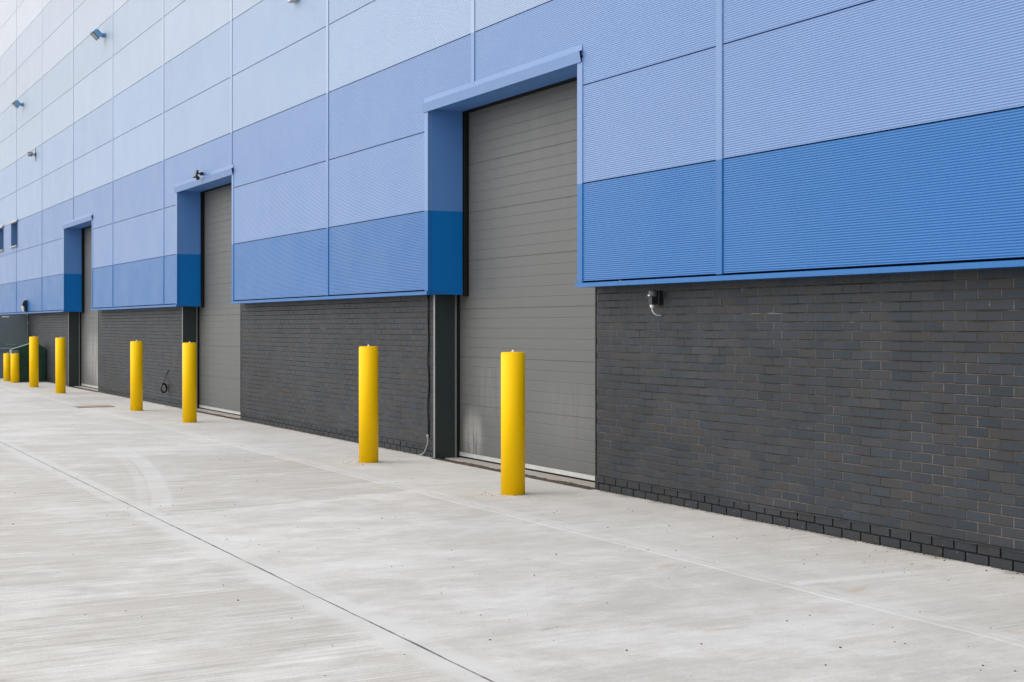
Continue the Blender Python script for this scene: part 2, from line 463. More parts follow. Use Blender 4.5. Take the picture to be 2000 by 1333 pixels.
t = NT("soil")
n = t.noise(t.scaled(1, 1, 1), 9.0, 6, 0.7)
t.bump(n, 0.02, 0.8)
M_SOIL = t.out(t.mix(t.ss(n, 0.3, 0.7), (0.050, 0.037, 0.028), (0.125, 0.100, 0.078)), 0.95, 0.0, 0.2)

# ------------------------------------------------------------------ ground
b = MB(); b.quad((-600, -600, -0.06), (600, -600, -0.06), (600, 600, -0.06), (-600, 600, -0.06))
tag(b.build("ground", M_SOIL), kind="structure")

def slab(mb, x0, x1, y0, y1, ch=0.002):
    """a slab with slightly rounded arrises, top at z = 0"""
    zt, zb = 0.0, -0.055
    a = [(x0, y0), (x1, y0), (x1, y1), (x0, y1)]
    i = [(x0+ch, y0+ch), (x1-ch, y0+ch), (x1-ch, y1-ch), (x0+ch, y1-ch)]
    mb.quad(*[(p[0], p[1], zt) for p in i])
    for k in range(4):
        m = (k+1) % 4
        mb.quad((*a[k], zt-ch), (*a[m], zt-ch), (*i[m], zt), (*i[k], zt))
        mb.quad((*a[k], zb), (*a[m], zb), (*a[m], zt-ch), (*a[k], zt-ch))
b = MB()
ys = [-320.0, -11.0, -5.8, -2.75, 0.17, JB, JA]
for y0, y1 in zip(ys[:-1], ys[1:]):
    slab(b, -420, 240, y0 + 0.005, y1 - (0.005 if y1 != JA else 0.0))
yard = tag(b.build("concrete_yard", M_CONC), kind="structure")
b = MB()
for y in ys[1:-1]:
    b.box(-420, 240, y - 0.0049, y + 0.0049, -0.05, -0.0015)
    prev = None; x = -75.0; wv = 0.0
    while x < 4.0:
        wv = 0.8*wv + rnd.uniform(-.0022, .0022)
        hw = max(0.0015, rnd.gauss(0.0040, 0.0018)); cy = y + wv
        cur_ = (x, cy - hw, cy + hw)
        if prev: b.quad((prev[0], prev[1], .0008), (cur_[0], cur_[1], .0008), (cur_[0], cur_[2], .0008), (prev[0], prev[2], .0008))
        prev = cur_; x += rnd.uniform(.05, .16)
b.build("joint_sealant", M_SEAL, yard)
b = MB()
# the apron between the long joint and the wall; it stops short inside the door openings
slab(b, -420, 240, JA, 7.60, 0.002)
cur = -420.0
for (a, c_, l, r) in sorted(DOORS):
    slab(b, cur, l - 0.03, 7.60, DB + 0.10, 0.001); cur = r + 0.0
slab(b, cur, 240, 7.60, DB + 0.10, 0.001)
tag(b.build("concrete_apron", M_APRON), kind="structure")

# ------------------------------------------------------------------ warehouse
BX = -30.0
wh = empty("warehouse", (BX, DB, 0.0))
tag(wh, "long blue metal-clad warehouse on a dark brick base with three loading doors", "warehouse")

# --- brickwork: real bricks, each a little different, over a recessed mortar bed
def brick_wall(x0, x1, mjoint=None):
    mb = MB(); rr = random.Random(int(abs(x0)*100))
    CH, BL, J = 0.075, 0.225, 0.0105
    for k in range(28):
        z0 = k*CH + J*0.5; z1 = (k+1)*CH - J*0.5
        low = k < 2
        xx = math.floor(x0/BL)*BL - (BL*0.5 if k % 2 else 0.0)
        while xx < x1:
            a, c = xx + J*0.5 + rr.uniform(-.0015, .0015), xx + BL - J*0.5 + rr.uniform(-.0015, .0015)
            xx += BL
            if low: a += 0.002; c -= 0.002
            a, c = max(a, x0), min(c, x1)
            if c - a < 0.02: continue
            segs = [(a, c)]
            if mjoint is not None and a < mjoint < c:
                segs = [(a, mjoint-.007), (mjoint+.007, c)]
            for (a, c) in segs:
                if c - a < 0.01: continue
                y = DB + rr.uniform(-.0009, .0009) - (0.006 if low else 0.0)
                e = 0.0018; yb = DB + 0.02
                dz0, dz1 = rr.uniform(-.0012, .0012), rr.uniform(-.0012, .0012)
                tn = min(1, max(0, rr.gauss(0.38, 0.24)))
                if rr.random() < 0.05: tn = 1.0
                n = len(mb.v)
                mb.v += [(a+e, y, z0+e+dz0), (c-e, y, z0+e+dz0), (c-e, y, z1-e+dz1), (a+e, y, z1-e+dz1),
                         (a, y+e, z0+dz0), (c, y+e, z0+dz0), (c, y+e, z1+dz1), (a, y+e, z1+dz1),
                         (a, yb, z0+dz0), (c, yb, z0+dz0), (c, yb, z1+dz1), (a, yb, z1+dz1)]
                for q in ((0,1,2,3), (4,5,1,0), (5,6,2,1), (6,7,3,2), (7,4,0,3), (8,9,5,4), (9,10,6,5), (10,11,7,6), (11,8,4,7)):
                    mb.f.append(tuple(n+i for i in q)); mb.t.append(tn); mb.sm.append(False)
    wall = mb.build("brick_wall", M_BRICK, wh)
    m = MB(); zj = 0.15
    m.box(x0+.001, x1-.001, DB+.012, DB+0.28, zj, 2.14)
    for k in range(2, 28):
        za, zc = k*CH + J*0.5 - .0005, (k+1)*CH - J*0.5 + .0005
        m.quad((x0, DB+.0024, za), (x1, DB+.0024, za), (x1, DB+.0024, zc), (x0, DB+.0024, zc))
        zd = zc + J - .001
        m.quad((x0, DB+.0006, zc), (x1, DB+.0006, zc), (x1, DB+.0115, zd), (x0, DB+.0115, zd))
        m.quad((x0, DB+.0024, zc-.0001), (x1, DB+.0024, zc-.0001), (x1, DB+.0006, zc), (x0, DB+.0006, zc))
    bed = m.build("mortar_bed", M_MORT, wall)
    m = MB(); m.box(x0+.001, x1-.001, DB+.014, DB+0.278, -0.05, zj-.001)
    m.build("open_joints", M_MORTD, wall)
    # damp proof course: a crinkled membrane showing between the second and third courses
    m = MB(); n = int((x1-x0)/0.09); prev = None
    for i in range(n+1):
        x = x0 + (x1-x0)*i/n
        pr = 0.012 + 0.007*math.sin(x*3.1) + rr.uniform(-.005, .006); dr = rr.uniform(0, .009) + 0.010*max(0, math.sin(x*1.7))
        cur = ((x, DB - pr, 0.1515 - dr), (x, DB - pr, 0.1485 - dr), (x, DB+0.01, 0.1485), (x, DB+0.01, 0.1520))
        if prev:
            for q in range(4):
                w_ = (q+1) % 4
                m.quad(prev[q], prev[w_], cur[w_], cur[q])
        prev = cur
    m.build("damp_course", M_DPC, wall)
    return wall
wall_near = brick_wall(DOORS[0][3], -1.5)
brick_wall(DOORS[1][3], DOORS[0][2], -18.32)
brick_wall(DOORS[2][3], DOORS[1][2], -30.8)
brick_wall(FD[1], DOORS[2][2])
brick_wall(XL, FD[0])

# --- cladding panels
PITCH = 1.0 / 50
def rib_sheet(mb, xa, xb, za, zb, yc=DC):
    """one micro-ribbed sheet between xa..xb and za..zb, ribs on the common grid"""
    prof = []
    k = math.floor((za - ZB)/PITCH) - 1
    while True:
        z = ZB + k*PITCH
        if z > zb: break
        for dz, dy in ((0.0, 0.0), (0.16, 0.0), (0.50, 0.0034), (0.66, 0.0034)):
            zz = z + dz*PITCH
            if za + .002 < zz < zb - .002: prof.append((zz, yc + dy))
        k += 1
    prof = [(za, yc + .0005)] + prof + [(zb, yc + .0005)]
    n = len(mb.v)
    for z, y in prof: mb.v += [(xa, y, z), (xb, y, z)]
    for i in range(len(prof)-1):
        mb.f.append((n+2*i, n+2*i+1, n+2*i+3, n+2*i+2)); mb.t.append(.5); mb.sm.append(False)
    d = yc + 0.045
    mb.quad((xa, d, za), (xb, d, za), (xb, yc+.0005, za), (xa, yc+.0005, za))
    mb.quad((xa, yc+.0005, zb), (xb, yc+.0005, zb), (xb, d, zb), (xa, d, zb))
    mb.quad((xa, yc+.003, za), (xa, yc+.003, zb), (xa, d, zb), (xa, d, za))
    mb.quad((xb, d, za), (xb, d, zb), (xb, yc+.003, zb), (xb, yc+.003, za))

def cuts(xa, xb, holes):
    """split xa..xb by hole intervals -> (a, b, inside?)"""
    out = []; cur = xa
    for (l, r) in sorted(holes):
        if r <= xa or l >= xb: continue
        if l > cur: out.append((cur, l, False))
        out.append((max(l, xa), min(r, xb), True)); cur = min(r, xb)
    if cur < xb: out.append((cur, xb, False))
    return out

dh = [(d[0] - 0.10, d[1] + 0.10) for d in DOORS]
G = 0.0055
rest = MB(); back = MB()
CW = 0.095
for kbay in range(-1, 14):
    xr = X0 - 5*kbay; xl = xr - 5.0          # bay between joints xl .. xr; the cover strip sits just short of each joint
    xa, xb = xl + 0.009, xr - CW
    for r in range(NROW):
        z0, z1 = ZB + r + (0.004 if r == 0 else G), ZB + r + 1 - G
        rects = []
        for a, c, ins in cuts(xa, xb, dh):
            if ins:
                if r >= 3: rects.append((a, c, z0, z1))
                elif r == 2: rects.append((a, c, ZL + 0.06, z1))
            else:
                for a2, c2, in2 in cuts(a, c, WINS):
                    if in2 and r == 2: rects.append((a2, c2, z0, WZ0 - 0.01))
                    else: rects.append((a2, c2, z0, z1))
        if not rects: continue
        # stitch side-by-side rects of equal height
        mer = []
        for q in rects:
            if mer and abs(mer[-1][1]-q[0]) < 1e-6 and mer[-1][2:] == q[2:]: mer[-1] = (mer[-1][0], q[1], q[2], q[3])
            else: mer.append(q)
        pts = [view(x, DC, z) for x in (xa, xb) for z in (z0, z1)]
        seen = max(p[0] for p in pts) > -30 and min(p[0] for p in pts) < 2030 and max(p[1] for p in pts) > -10 and xb < -4
        mb = MB() if seen else rest
        for q in mer: rib_sheet(mb, *q)
        if seen: mb.build("cladding_panel", M_CLAD, wh)
    # dark backing behind the joints
    for a, c, ins in cuts(xl, xr, dh):
        if ins: back.box(a, c, DC+.046, DC+.10, ZL+.06, ZTOP)
        else:
            for a2, c2, in2 in cuts(a, c, WINS):
                if in2:
                    back.box(a2, c2, DC+.046, DC+.10, ZB, WZ0-.01); back.box(a2, c2, DC+.046, DC+.10, WZ1+.01, ZTOP)
                else: back.box(a2, c2, DC+.046, DC+.10, ZB, ZTOP)
tag(rest.build("upper_cladding", M_CLAD, wh), kind="stuff")
back.build("cladding_backing", M_BACK, wh)

# --- vertical joint covers: flat strip with a raised centre
for kj in range(-1, 14):
    xj = X0 - 5*kj
    zlo = ZB - 0.004
    hit = False
    for (l, r) in dh:
        if l < xj - 0.05 < r - 0.02: zlo = ZL + 0.150; hit = True
    spans = [(zlo, ZTOP)]
    if abs(xj + 50.544) < .01: spans = [(zlo, WZ0-.05), (WZ1+.06, ZTOP)]
    b = MB()
    for za, zb_ in spans:
        b.box(xj-CW-.004, xj+.001, DC-.003, DC+.045, za, zb_)
        b.box(xj-CW*0.70, xj-CW*0.06, DC-.0065, DC-.003, za, zb_)
    b.build("joint_cover", M_CLAD, wh)

# --- base flashing runs, with the drip edge proud of the sheets
def flashing(x0, x1, l=0.02, r=0.02):
    b = MB()
    prof = [(DC-.020, 2.088), (DC-.020, 2.128), (DC-.014, 2.132), (DC+.09, 2.134), (DB+.02, 2.128), (DB+.02, 2.092), (DC+.0, 2.088)]
    b.prism_x(prof, x0-l, x1+r)
    b.build("base_flashing", M_CLAD, wh)
edges = [(XL, DOORS[2][0]), (DOORS[2][1], DOORS[1][0]), (DOORS[1][1], DOORS[0][0]), (DOORS[0][1], XR)]
for a, c in edges: flashing(a, c, 0.02, 0.0)

# --- loading doors with their blue portals
for di, (l, r, bl, br) in enumerate(DOORS):
    # trims on the wall face each side
    for (a, c) in ((l - 0.105, l), (r, r + 0.105)):
        b = MB(); b.box(a, c, DC-.006, DC+.05, 2.137, ZL+.03); b.build("jamb_trim", M_CLAD, wh)
    # side linings
    b = MB(); b.box(l-.03, l-.001, DC-.004, 7.93, 2.090, ZL+.02); b.box(l-.001, l+.0035, DC-.003, DC+.02, 2.092, ZL); b.build("side_lining", M_CLAD_SHADED, wh)
    b = MB(); b.box(r+.001, r+.03, DC-.004, 7.93, 2.137, ZL+.02); b.build("side_lining", M_CLAD_SHADED, wh)
    b = MB(); b.box(l-.03, r+.03, DC-.002, 7.93, ZL+.021, ZL+.045); b.build("head_soffit", M_CLAD_SHADED, wh)
    # hood: upstand on the wall, sloping cover, drip fascia, open ends
    b = MB(); x0, x1 = l-0.12, r+0.10
    t_ = 0.003
    outer = [(DC-.005, ZL+.165), (DC-.006, ZL+.112), (DC-.040, ZL+.096), (DC-.020, ZL-.012), (DC-.008, ZL-.012)]
    inner = [(DC-.008, ZL-.009), (DC-.0175, ZL-.009), (DC-.037, ZL+.094), (DC-.003, ZL+.109), (DC-.0005, ZL+.165)]
    b.prism_x(outer + inner, x0, x1)
    b.box(x0+.001, x1-.030, DC-.016, DC-.003, ZL-.004, ZL+.0005)
    b.build("door_hood", M_CLAD, wh)
    # dark green lining of the brick return, with galvanised edge angles and fixings
    b = MB(); b.box(bl-.02, bl+.012, DB-.012, 7.95, 0.0, 2.092)
    jg = b.build("jamb_lining", M_GREEN, wh)
    b = MB(); b.box(bl-.025, bl+.014, DB-.020, DB-.012, 0.0, 2.090); b.box(bl+.012, bl+.026, 7.942, 7.962, 0.0, 2.090); b.build("edge_angle", M_GALV, jg)
    for z in (0.06, 0.62, 1.20, 1.78, 2.02):
        for y in (DB+.03, 7.90):
            b = MB(); b.ring((bl+.012, y, z), (1, 0, 0), [(0.009, 0), (0.009, 0.003), (0.005, 0.006)], 10); b.build("fixing_screw", M_BLACK, jg)
    b = MB(); b.box(br+.004, br+.04, DB+.0, 7.95, 0.0, 2.092); jr = b.build("jamb_lining", M_DGALV, wh)
    b = MB(); b.box(br-.022, br+.003, DB+.004, DB+.010, -0.01, 2.092); b.build("edge_angle", M_DGALV, jr)
    b = MB(); b.box(br+.003, br+.02, DB-.006, DB+.02, 0.0, 2.095); b.build("sealant_strip", M_RUBBER, jr)
    # sectional curtain: five ribs to a section
    zt = ZL + 0.10
    prof = []; z = 0.075; k = 0
    RP = 0.1222
    while z < zt:
        deep = (k % 5 == 0 and k > 0)
        g = 0.0062 if not deep else 0.0070
        d = 0.0030 if not deep else 0.0055
        if k > 0: prof += [(DD, z-g), (DD+d, z-g*.25), (DD+d, z+g*.25), (DD, z+g)]
        else: prof += [(DD, z)]
        z += RP; k += 1
    prof.append((DD, zt)); prof += [(DD+.045, zt), (DD+.045, 0.075)]
    b = MB(); b.prism_x(prof, bl-.10, br+.10, caps=False)
    dr = b.build("loading_door", M_DOOR, wh)
    b = MB(); b.box(bl-.10, br+.10, DD-.006, DD+.048, 0.022, 0.073); b.build("bottom_rail", M_ALU, dr)
    b = MB(); b.box(bl-.10, br+.10, DD+.006, DD+.040, 0.001, 0.021); b.build("bottom_seal", M_RUBBER, dr)
    for a, c in ((bl-.06, bl+.045), (br+.035, br+.10)):
        b = MB(); b.box(a, c, 7.965, 7.990, 0.0, ZL+.09); b.build("guide_rail", M_RUBBER, dr)
    b = MB(); b.box(l-.02, l+.05, 7.945, 7.985, 2.07, ZL+.02); b.build("guide_cover", M_RUBBER, dr)
    b = MB(); b.box(l-.02, r+.03, 7.955, 7.985, ZL-.002, ZL+.06); b.build("head_seal", M_RUBBER, dr)
    # concrete threshold inside the door line; the dirt-filled slot is left in front of it
    b = MB(); b.cbox(bl+.02, br-.005, 7.80, 8.5, -0.055, 0.0, 0.004); b.build("threshold", M_APRON, wh)
    # closed darkness behind the curtain
    b = MB(); b.box(bl-.4, br+.4, 8.6, 8.64, -0.05, 4.8); b.build("inner_screen", M_DARK, wh)
    if di == 2: dr["label"] = "loading door with pale dried smears on its lower sheets"

# --- windows
for (l, r) in WINS:
    wy = DC + 0.20
    b = MB(); fw = 0.05
    b.box(l+.02, r-.02, wy-.03, wy+.03, WZ0+.01, WZ0+.01+fw); b.box(l+.02, r-.02, wy-.03, wy+.03, WZ1-.01-fw, WZ1-.01)
    b.box(l+.02, l+.02+fw, wy-.03, wy+.03, WZ0+.01+fw, WZ1-.01-fw); b.box(r-.02-fw, r-.02, wy-.03, wy+.03, WZ0+.01+fw, WZ1-.01-fw)
    xm = (l+r)/2; b.box(xm-.025, xm+.025, wy-.028, wy+.028, WZ0+.01+fw, WZ1-.01-fw)
    wn = b.build("window", M_WFRAME, wh)
    b = MB(); b.box(l+.06, r-.06, wy+.002, wy+.012, WZ0+.05, WZ1-.05); b.build("pane", M_GLASS, wn)
    b = MB()
    b.box(l-.012, l+.019, DC-.008, wy+.05, WZ0, WZ1); b.box(r-.019, r+.012, DC-.008, wy+.05, WZ0, WZ1)
    b.box(l+.019, r-.019, DC-.002, wy+.05, WZ1-.009, WZ1+.012)
    b.build("reveal", M_WREV, wn)
    b = MB()
    b.prism_x([(DC-.06, WZ0-.045), (DC-.06, WZ0-.005), (wy-.02, WZ0+.012), (wy-.02, WZ0-.01), (DC-.0, WZ0-.02), (DC-.052, WZ0-.045)], l-.06, r+.05)
    b.build("sill", M_LGREY, wn)
    b = MB()
    b.prism_x([(DC-.05, WZ1-.01), (DC-.05, WZ1+.03), (DC-.004, WZ1+.09), (DC-.001, WZ1+.09), (DC-.001, WZ1+.0125), (DC-.044, WZ1-.01)], l-.06, r+.05)
    b.build("hood", M_LGREY, wn)
    b = MB(); b.box(l, r, wy+.3, wy+.32, WZ0-.1, WZ1+.1); b.build("room_screen", M_DARK, wn)

# --- fire door standing open at right angles to the wall
fx = FD[1] + 0.02
b = MB(); b.cbox(fx-.05, fx, 6.56, 7.655, 0.012, 2.045, 0.003)
fd = b.build("fire_door", M_FDOOR, wh)
fd["label"] = "grey steel fire door standing open with a push bar"
b = MB()
b.cbox(fx, fx+.07, 6.60, 6.66, 0.93, 1.16, 0.008)
b.cbox(fx, fx+.06, 7.49, 7.56, 0.93, 1.03, 0.008)
b.cbox(fx+.045, fx+.085, 6.63, 7.52, 0.95, 1.0, 0.012)
b.build("push_bar", M_BAR, fd)
b = MB(); b.box(fx, fx+.004, 6.95, 7.30, 1.085, 1.135); sg = b.build("door_sign", M_SIGN, fd)
cu = bpy.data.curves.new("sign_text", 'FONT'); cu.body = "Push bar to open"; cu.size = 0.045; cu.align_x = 'CENTER'; cu.align_y = 'CENTER'; cu.extrude = 0.0006
tx = bpy.data.objects.new("sign_lettering", cu); cu.materials.append(M_WHITE); col.objects.link(tx)
bpy.context.view_layer.update()
tm = bpy.data.meshes.new_from_object(tx.evaluated_get(bpy.context.evaluated_depsgraph_get()))
bpy.data.objects.remove(tx); 
tmat = Matrix.Translation((fx+.005, 7.125, 1.11)) @ Matrix(((0, 0, 1, 0), (1, 0, 0, 0), (0, 1, 0, 0), (0, 0, 0, 1)))
tm.transform(Matrix.Translation(-(wh.location)) @ tmat)
to = bpy.data.objects.new("sign_lettering", tm); col.objects.link(to); to.parent = fd
for y0, y1 in ((6.63, 6.73), (6.86, 7.08)):
    b = MB(); b.box(fx, fx+.003, y0, y1, 1.975, 2.010); b.build("door_label", M_WHITE, fd)
b = MB()
for z in (0.25, 1.05, 1.80): b.ring((fx+.012, 7.668, z-.06), (0, 0, 1), [(0.013, 0), (0.013, 0.12)], 12)
b.build("hinge", M_GALV, fd)
b = MB()
b.box(FD[1]-.06, FD[1]-.001, DB-.01, DB+.14, 0.0, 2.085); b.box(FD[0]+.001, FD[0]+.06, DB-.01, DB+.14, 0.0, 2.085); b.box(FD[0]+.061, FD[1]-.061, DB-.01, DB+.14, 2.045, 2.085)
b.build("door_frame", M_BLACK, wh)
b = MB(); b.box(FD[0], FD[1], DB+.30, DB+.32, -0.05, 2.1); b.build("inner_screen", M_DARK, wh)

# --- the rest of the shed: end walls, back and roof
b = MB(); b.box(XL-.2, XR+.2, DC+.12, 52, ZTOP+.002, ZTOP+.20); b.box(XL-.2, XR+.2, DC-.05, DC+.118, ZTOP+.001, ZTOP+.30); b.build("roof", M_ROOF, wh)
for xa_, xb_ in ((XL-.1, XL-.001), (XR+.001, XR+.1)):
    b = MB(); b.box(xa_, xb_, DC+.12, 52, 0, ZTOP); b.build("end_wall", M_CLAD, wh)
b = MB(); b.box(-10.896, -10.884, DB-.003, DB+.01, 1.870, 1.928); b.build("weep_vent", M_BLACK, wall_near)
b = MB(); b.box(XL, XR, 51.9, 52.0, 0, ZTOP); b.build("rear_wall", M_CLAD, wh)

# ------------------------------------------------------------------ bollards
def bollard(x, y, h, rad, label):
    x -= 0.109; y -= 0.064                       # the measured point is the near side of the foot
    ob = empty("bollard", (x, y, 0))
    o = MB()
    o.ring((x, y, -0.01), (0, 0, 1), [(rad, 0), (rad, h+.002), (rad-.004, h+.004)], 56)
    o.build("post", M_YEL, ob)
    o = MB()
    o.ring((x, y, h-.006), (0, 0, 1), [(rad-.005, 0), (rad-.005, .004), (rad-.007, .0085), (rad-.016, .0105)], 56)
    o.build("cap", M_YEL, ob)
    c = MB()
    c.ring((x, y, h+.0046), (0, 0, 1), [(0.015, 0), (0.015, 0.010), (0.010, 0.013), (0.010, 0.019), (0.006, 0.022)], 14)
    c.build("cap_bolt", M_WHITE, ob)
    tag(ob, label, "bollard", "yellow bollards guarding the loading doors")
for x, y, h, rad, lab in (
    (-13.03, 6.79, 1.425, 0.122, "tall yellow bollard overlapping the nearest and widest-looking loading door"),
    (-16.93, 6.77, 1.435, 0.121, "tall yellow bollard before the brick wall, beside the black hanging cable"),
    (-25.44, 6.75, 1.395, 0.123, "tall yellow bollard between the coiled cable and the middle loading door"),
    (-29.46, 6.73, 1.385, 0.122, "tall yellow bollard between the coiled cable and the farthest loading door"),
    (-37.94, 6.74, 1.395, 0.125, "tall yellow bollard between the green bin and the farthest loading door"),
    (-42.07, 6.75, 1.395, 0.124, "tall yellow bollard standing right in front of the green bin"),
    (-45.70, 6.78, 0.865, 0.125, "short yellow bollard hiding the edge of the green bin"),
    (-47.10, 6.77, 0.850, 0.123, "short yellow bollard before the open grey fire door, clear of the bin")):
    bollard(x, y, h, rad, lab)

# ------------------------------------------------------------------ green bin
bx, by = -46.15, 7.17
bn = empty("bin", (bx, by, 0))
tag(bn, "dark green bin with a pitched lid against the brick by the fire door", "bin")
b = MB()
yf, yb_ = 6.70, 7.655
y0, y1, x0_, x1_ = yf+.03, yb_-.005, bx-.45, bx+.02
def tub(mb, z0, z1, i0, i1):
    a = [(x0_-i0, y0-i0, z0), (x1_+i0, y0-i0, z0), (x1_+i0, y1+i0*.2, z0), (x0_-i0, y1+i0*.2, z0)]
    c = [(x0_-i1, y0-i1, z1), (x1_+i1, y0-i1, z1), (x1_+i1, y1+i1*.2, z1), (x0_-i1, y1+i1*.2, z1)]
    mb.poly(a[::-1]); mb.poly(c)
    for k in range(4):
        m = (k+1) % 4; mb.quad(a[k], a[m], c[m], c[k])
tub(b, 0.01, 0.80, 0.0, 0.02)
# two raised panels and a shaped recess on the face towards the yard's end
b.cbox(x1_+.014, x1_+.034, y0+.08, y0+.38, 0.10, 0.66, 0.009)
b.cbox(x1_+.014, x1_+.034, y0+.50, y1-.08, 0.10, 0.66, 0.009)
b.build("tub", M_BIN, bn)
b = MB()
# lid: gable seen from the end, ridge nearer the wall
ym = y0 + 0.60
prof = [(y0-.04, 0.802), (y0-.04, 0.985), (ym-.06, 1.175), (ym+.06, 1.180), (y1-.06, 1.06), (y1+.0, 0.99), (y1+.0, 0.802)]
b.prism_x(prof, x0_-.03, x1_+.045)
b.prism_x([(y0-.05, 0.80), (y0-.05, 0.83), (y1+.003, 0.83), (y1+.003, 0.80)], x0_-.04, x1_+.055)
b.build("lid", M_BIN, bn)
b = MB()
b.cbox(x0_+.02, x1_+.0, y0-.062, y0-.041, 0.84, 0.975, 0.006)
b.quad((x1_+.03, y0-.044, 0.992), (x1_+.03, ym-.07, 1.178), (x0_, ym-.07, 1.178), (x0_, y0-.044, 0.992))
b.cbox(x1_+.0455, x1_+.052, y0-.038, y0+.13, 0.70, 0.97, 0.003)
b.build("flap", M_BINL, bn)
b = MB()
b.tube([(x1_+.03, y0+.42 + .06*math.cos(a), 0.48 + .10*math.sin(a)) for a in [math.pi*i/10 for i in range(11)]], 0.012, 8)
b.build("handle", M_BLACK, bn)

# ------------------------------------------------------------------ things on the wall
def floodlight(x, z, label):
    root = empty("floodlight", (x, DC, z))
    tag(root, label, "floodlight", "floodlights high on the cladding")
    root.scale = (0.86, 0.86, 0.86)
    # body tilted so that the glass looks down and out over the yard
    T = Matrix.Translation((x, DC-.235, z+.015)) @ Matrix.Rotation(R(45), 4, 'X')
    b = MB(); b.cbox(-.17, .17, -.075, .045, -.125, .125, .012)
    # cooling back
    b.cbox(-.13, .13, .045, .085, -.09, .09, .012)
    for i in range(5): b.box(-.12+.055*i, -.108+.055*i, .085, .10, -.085, .085)
    b.xf(T); b.build("housing", M_FLOOD, root)
    b = MB()
    b.box(-.172, .172, -.093, -.076, -.128, -.108); b.box(-.172, .172, -.093, -.076, .108, .128)
    b.box(-.172, -.152, -.093, -.076, -.108, .108); b.box(.152, .172, -.093, -.076, -.108, .108); b.box(-.008, .008, -.093, -.076, -.108, .108)
    b.xf(T); b.build("rim", M_BLACK, root)
    b = MB(); b.box(-.15, -.01, -.086, -.077, -.106, .106); b.box(.01, .15, -.086, -.077, -.106, .106)
    b.xf(T); b.build("glass", M_GLASSG, root)
    b = MB(); b.cbox(x-.06, x+.06, DC-.085, DC-.001, z-.06, z+.055, .01)
    b.box(x-.15, x-.14, DC-.24, DC-.05, z-.02, z+.02); b.box(x+.14, x+.15, DC-.24, DC-.05, z-.02, z+.02); b.box(x-.139, x+.139, DC-.075, DC-.055, z-.021, z+.021)
    b.build("bracket", M_FLOOD, root)
    b = MB(); b.tube([(x+.05, DC-.20, z-.05), (x+.06, DC-.20, z-.10), (x+.06, DC-.13, z-.13), (x+.05, DC-.08, z-.10), (x+.04, DC-.05, z-.06)], .007, 8)
    b.build("cable", M_WHITE, root)
floodlight(-36.45, 8.80, "square blue-grey floodlight highest up the wall, larger of the two in view")
floodlight(-49.10, 8.81, "square blue-grey floodlight above the windows at the far end, smaller in view")

cx, cz = -46.66, 6.955
rt = empty("security_camera", (cx, DC, cz)); tag(rt, "grey security camera on a round wall plate below the floodlights", "camera")
b = MB(); b.ring((cx, DC-.001, cz), (0, -1, 0), [(.085, 0), (.085, .012), (.07, .02)], 24); b.box(cx-.012, cx+.012, DC-.012, DC-.002, cz-.20, cz+.20); b.build("wall_plate", M_BLACK, rt)
b = MB(); b.ring((cx, DC-.02, cz-.005), (0, -1, 0), [(.035, 0), (.035, .07)], 20); b.build("arm", M_LGREY, rt)
b = MB(); b.ring((cx, DC-.09, cz-.005), (-.1, -1, -.06), [(.05, 0), (.06, .01), (.06, .135), (.052, .15)], 24); b.build("housing", M_LGREY, rt)
b = MB(); b.ring((cx-.005, DC-.125, cz-.008), (-.1, -1, -.06), [(.0615, 0), (.0615, .028)], 24); b.ring((cx-.012, DC-.195, cz-.012), (-.1, -1, -.06), [(.0615, 0), (.0615, .014)], 24); b.build("band", M_BLACK, rt)
b = MB(); b.prism_x([(DC-.08, cz+.062), (DC-.27, cz+.052), (DC-.27, cz+.058), (DC-.08, cz+.068)], cx-.055, cx+.045); b.build("sunshield", M_LGREY, rt)
b = MB(); b.tube([(cx, DC-.03, cz-.05), (cx+.01, DC-.05, cz-.13), (cx+.02, DC-.03, cz-.19), (cx+.02, DC-.005, cz-.16)], .007, 8); b.build("cable", M_WHITE, rt)

px_, pz = -27.44, 4.575
yh_ = DC - .012
rt = empty("floodlight", (px_, yh_, pz)); tag(rt, "small black floodlight with a motion sensor above the middle loading door", "floodlight")
T = Matrix.Translation((px_, yh_-.135, pz+.0)) @ Matrix.Rotation(R(-14), 4, 'X')
b = MB(); b.cbox(-.085, .085, -.018, .018, -.065, .065, .006); b.xf(T); b.build("housing", M_BLACK, rt)
b = MB(); b.box(-.07, .07, -.021, -.0185, -.052, .052); b.xf(T); b.build("glass", M_GLASS, rt)
b = MB(); b.cbox(px_-.04, px_+.04, yh_-.06, yh_+.002, pz-.025, pz+.035, .008); b.box(px_-.015, px_+.015, yh_-.12, yh_-.055, pz-.005, pz+.02); b.build("bracket", M_BLACK, rt)
b = MB(); b.ring((px_, yh_-.125, pz-.045), (0, .55, -.83), [(.018, 0), (.036, .02), (.038, .05), (.024, .075)], 18); b.build("motion_sensor", M_BLACK, rt)
b = MB(); b.box(px_-.05, px_+.05, yh_-.205, yh_-.155, pz-.078, pz-.072); b.build("visor", M_BLACK, rt)
b = MB(); b.tube([(px_+.02, yh_-.07, pz-.02), (px_+.02, yh_-.055, pz-.07), (px_+.02, yh_-.03, pz-.09), (px_+.02, yh_-.012, pz-.075)], .004, 8); b.build("cable", M_WHITE, rt)

ax, az = -21.98, 6.785
rt = MB(); rt.cbox(ax-.14, ax+.14, DC-.11, DC-.001, az, az+.36, .012)
ab = rt.build("alarm_box", M_WHITE, None, (ax, DC, az)); tag(ab, "white box fixed to the cladding, cut off by the top edge", "alarm box")
b = MB(); b.box(ax-.141, ax+.141, DC-.113, DC-.02, az-.010, az-.001); b.build("base_trim", M_LGREY, ab)

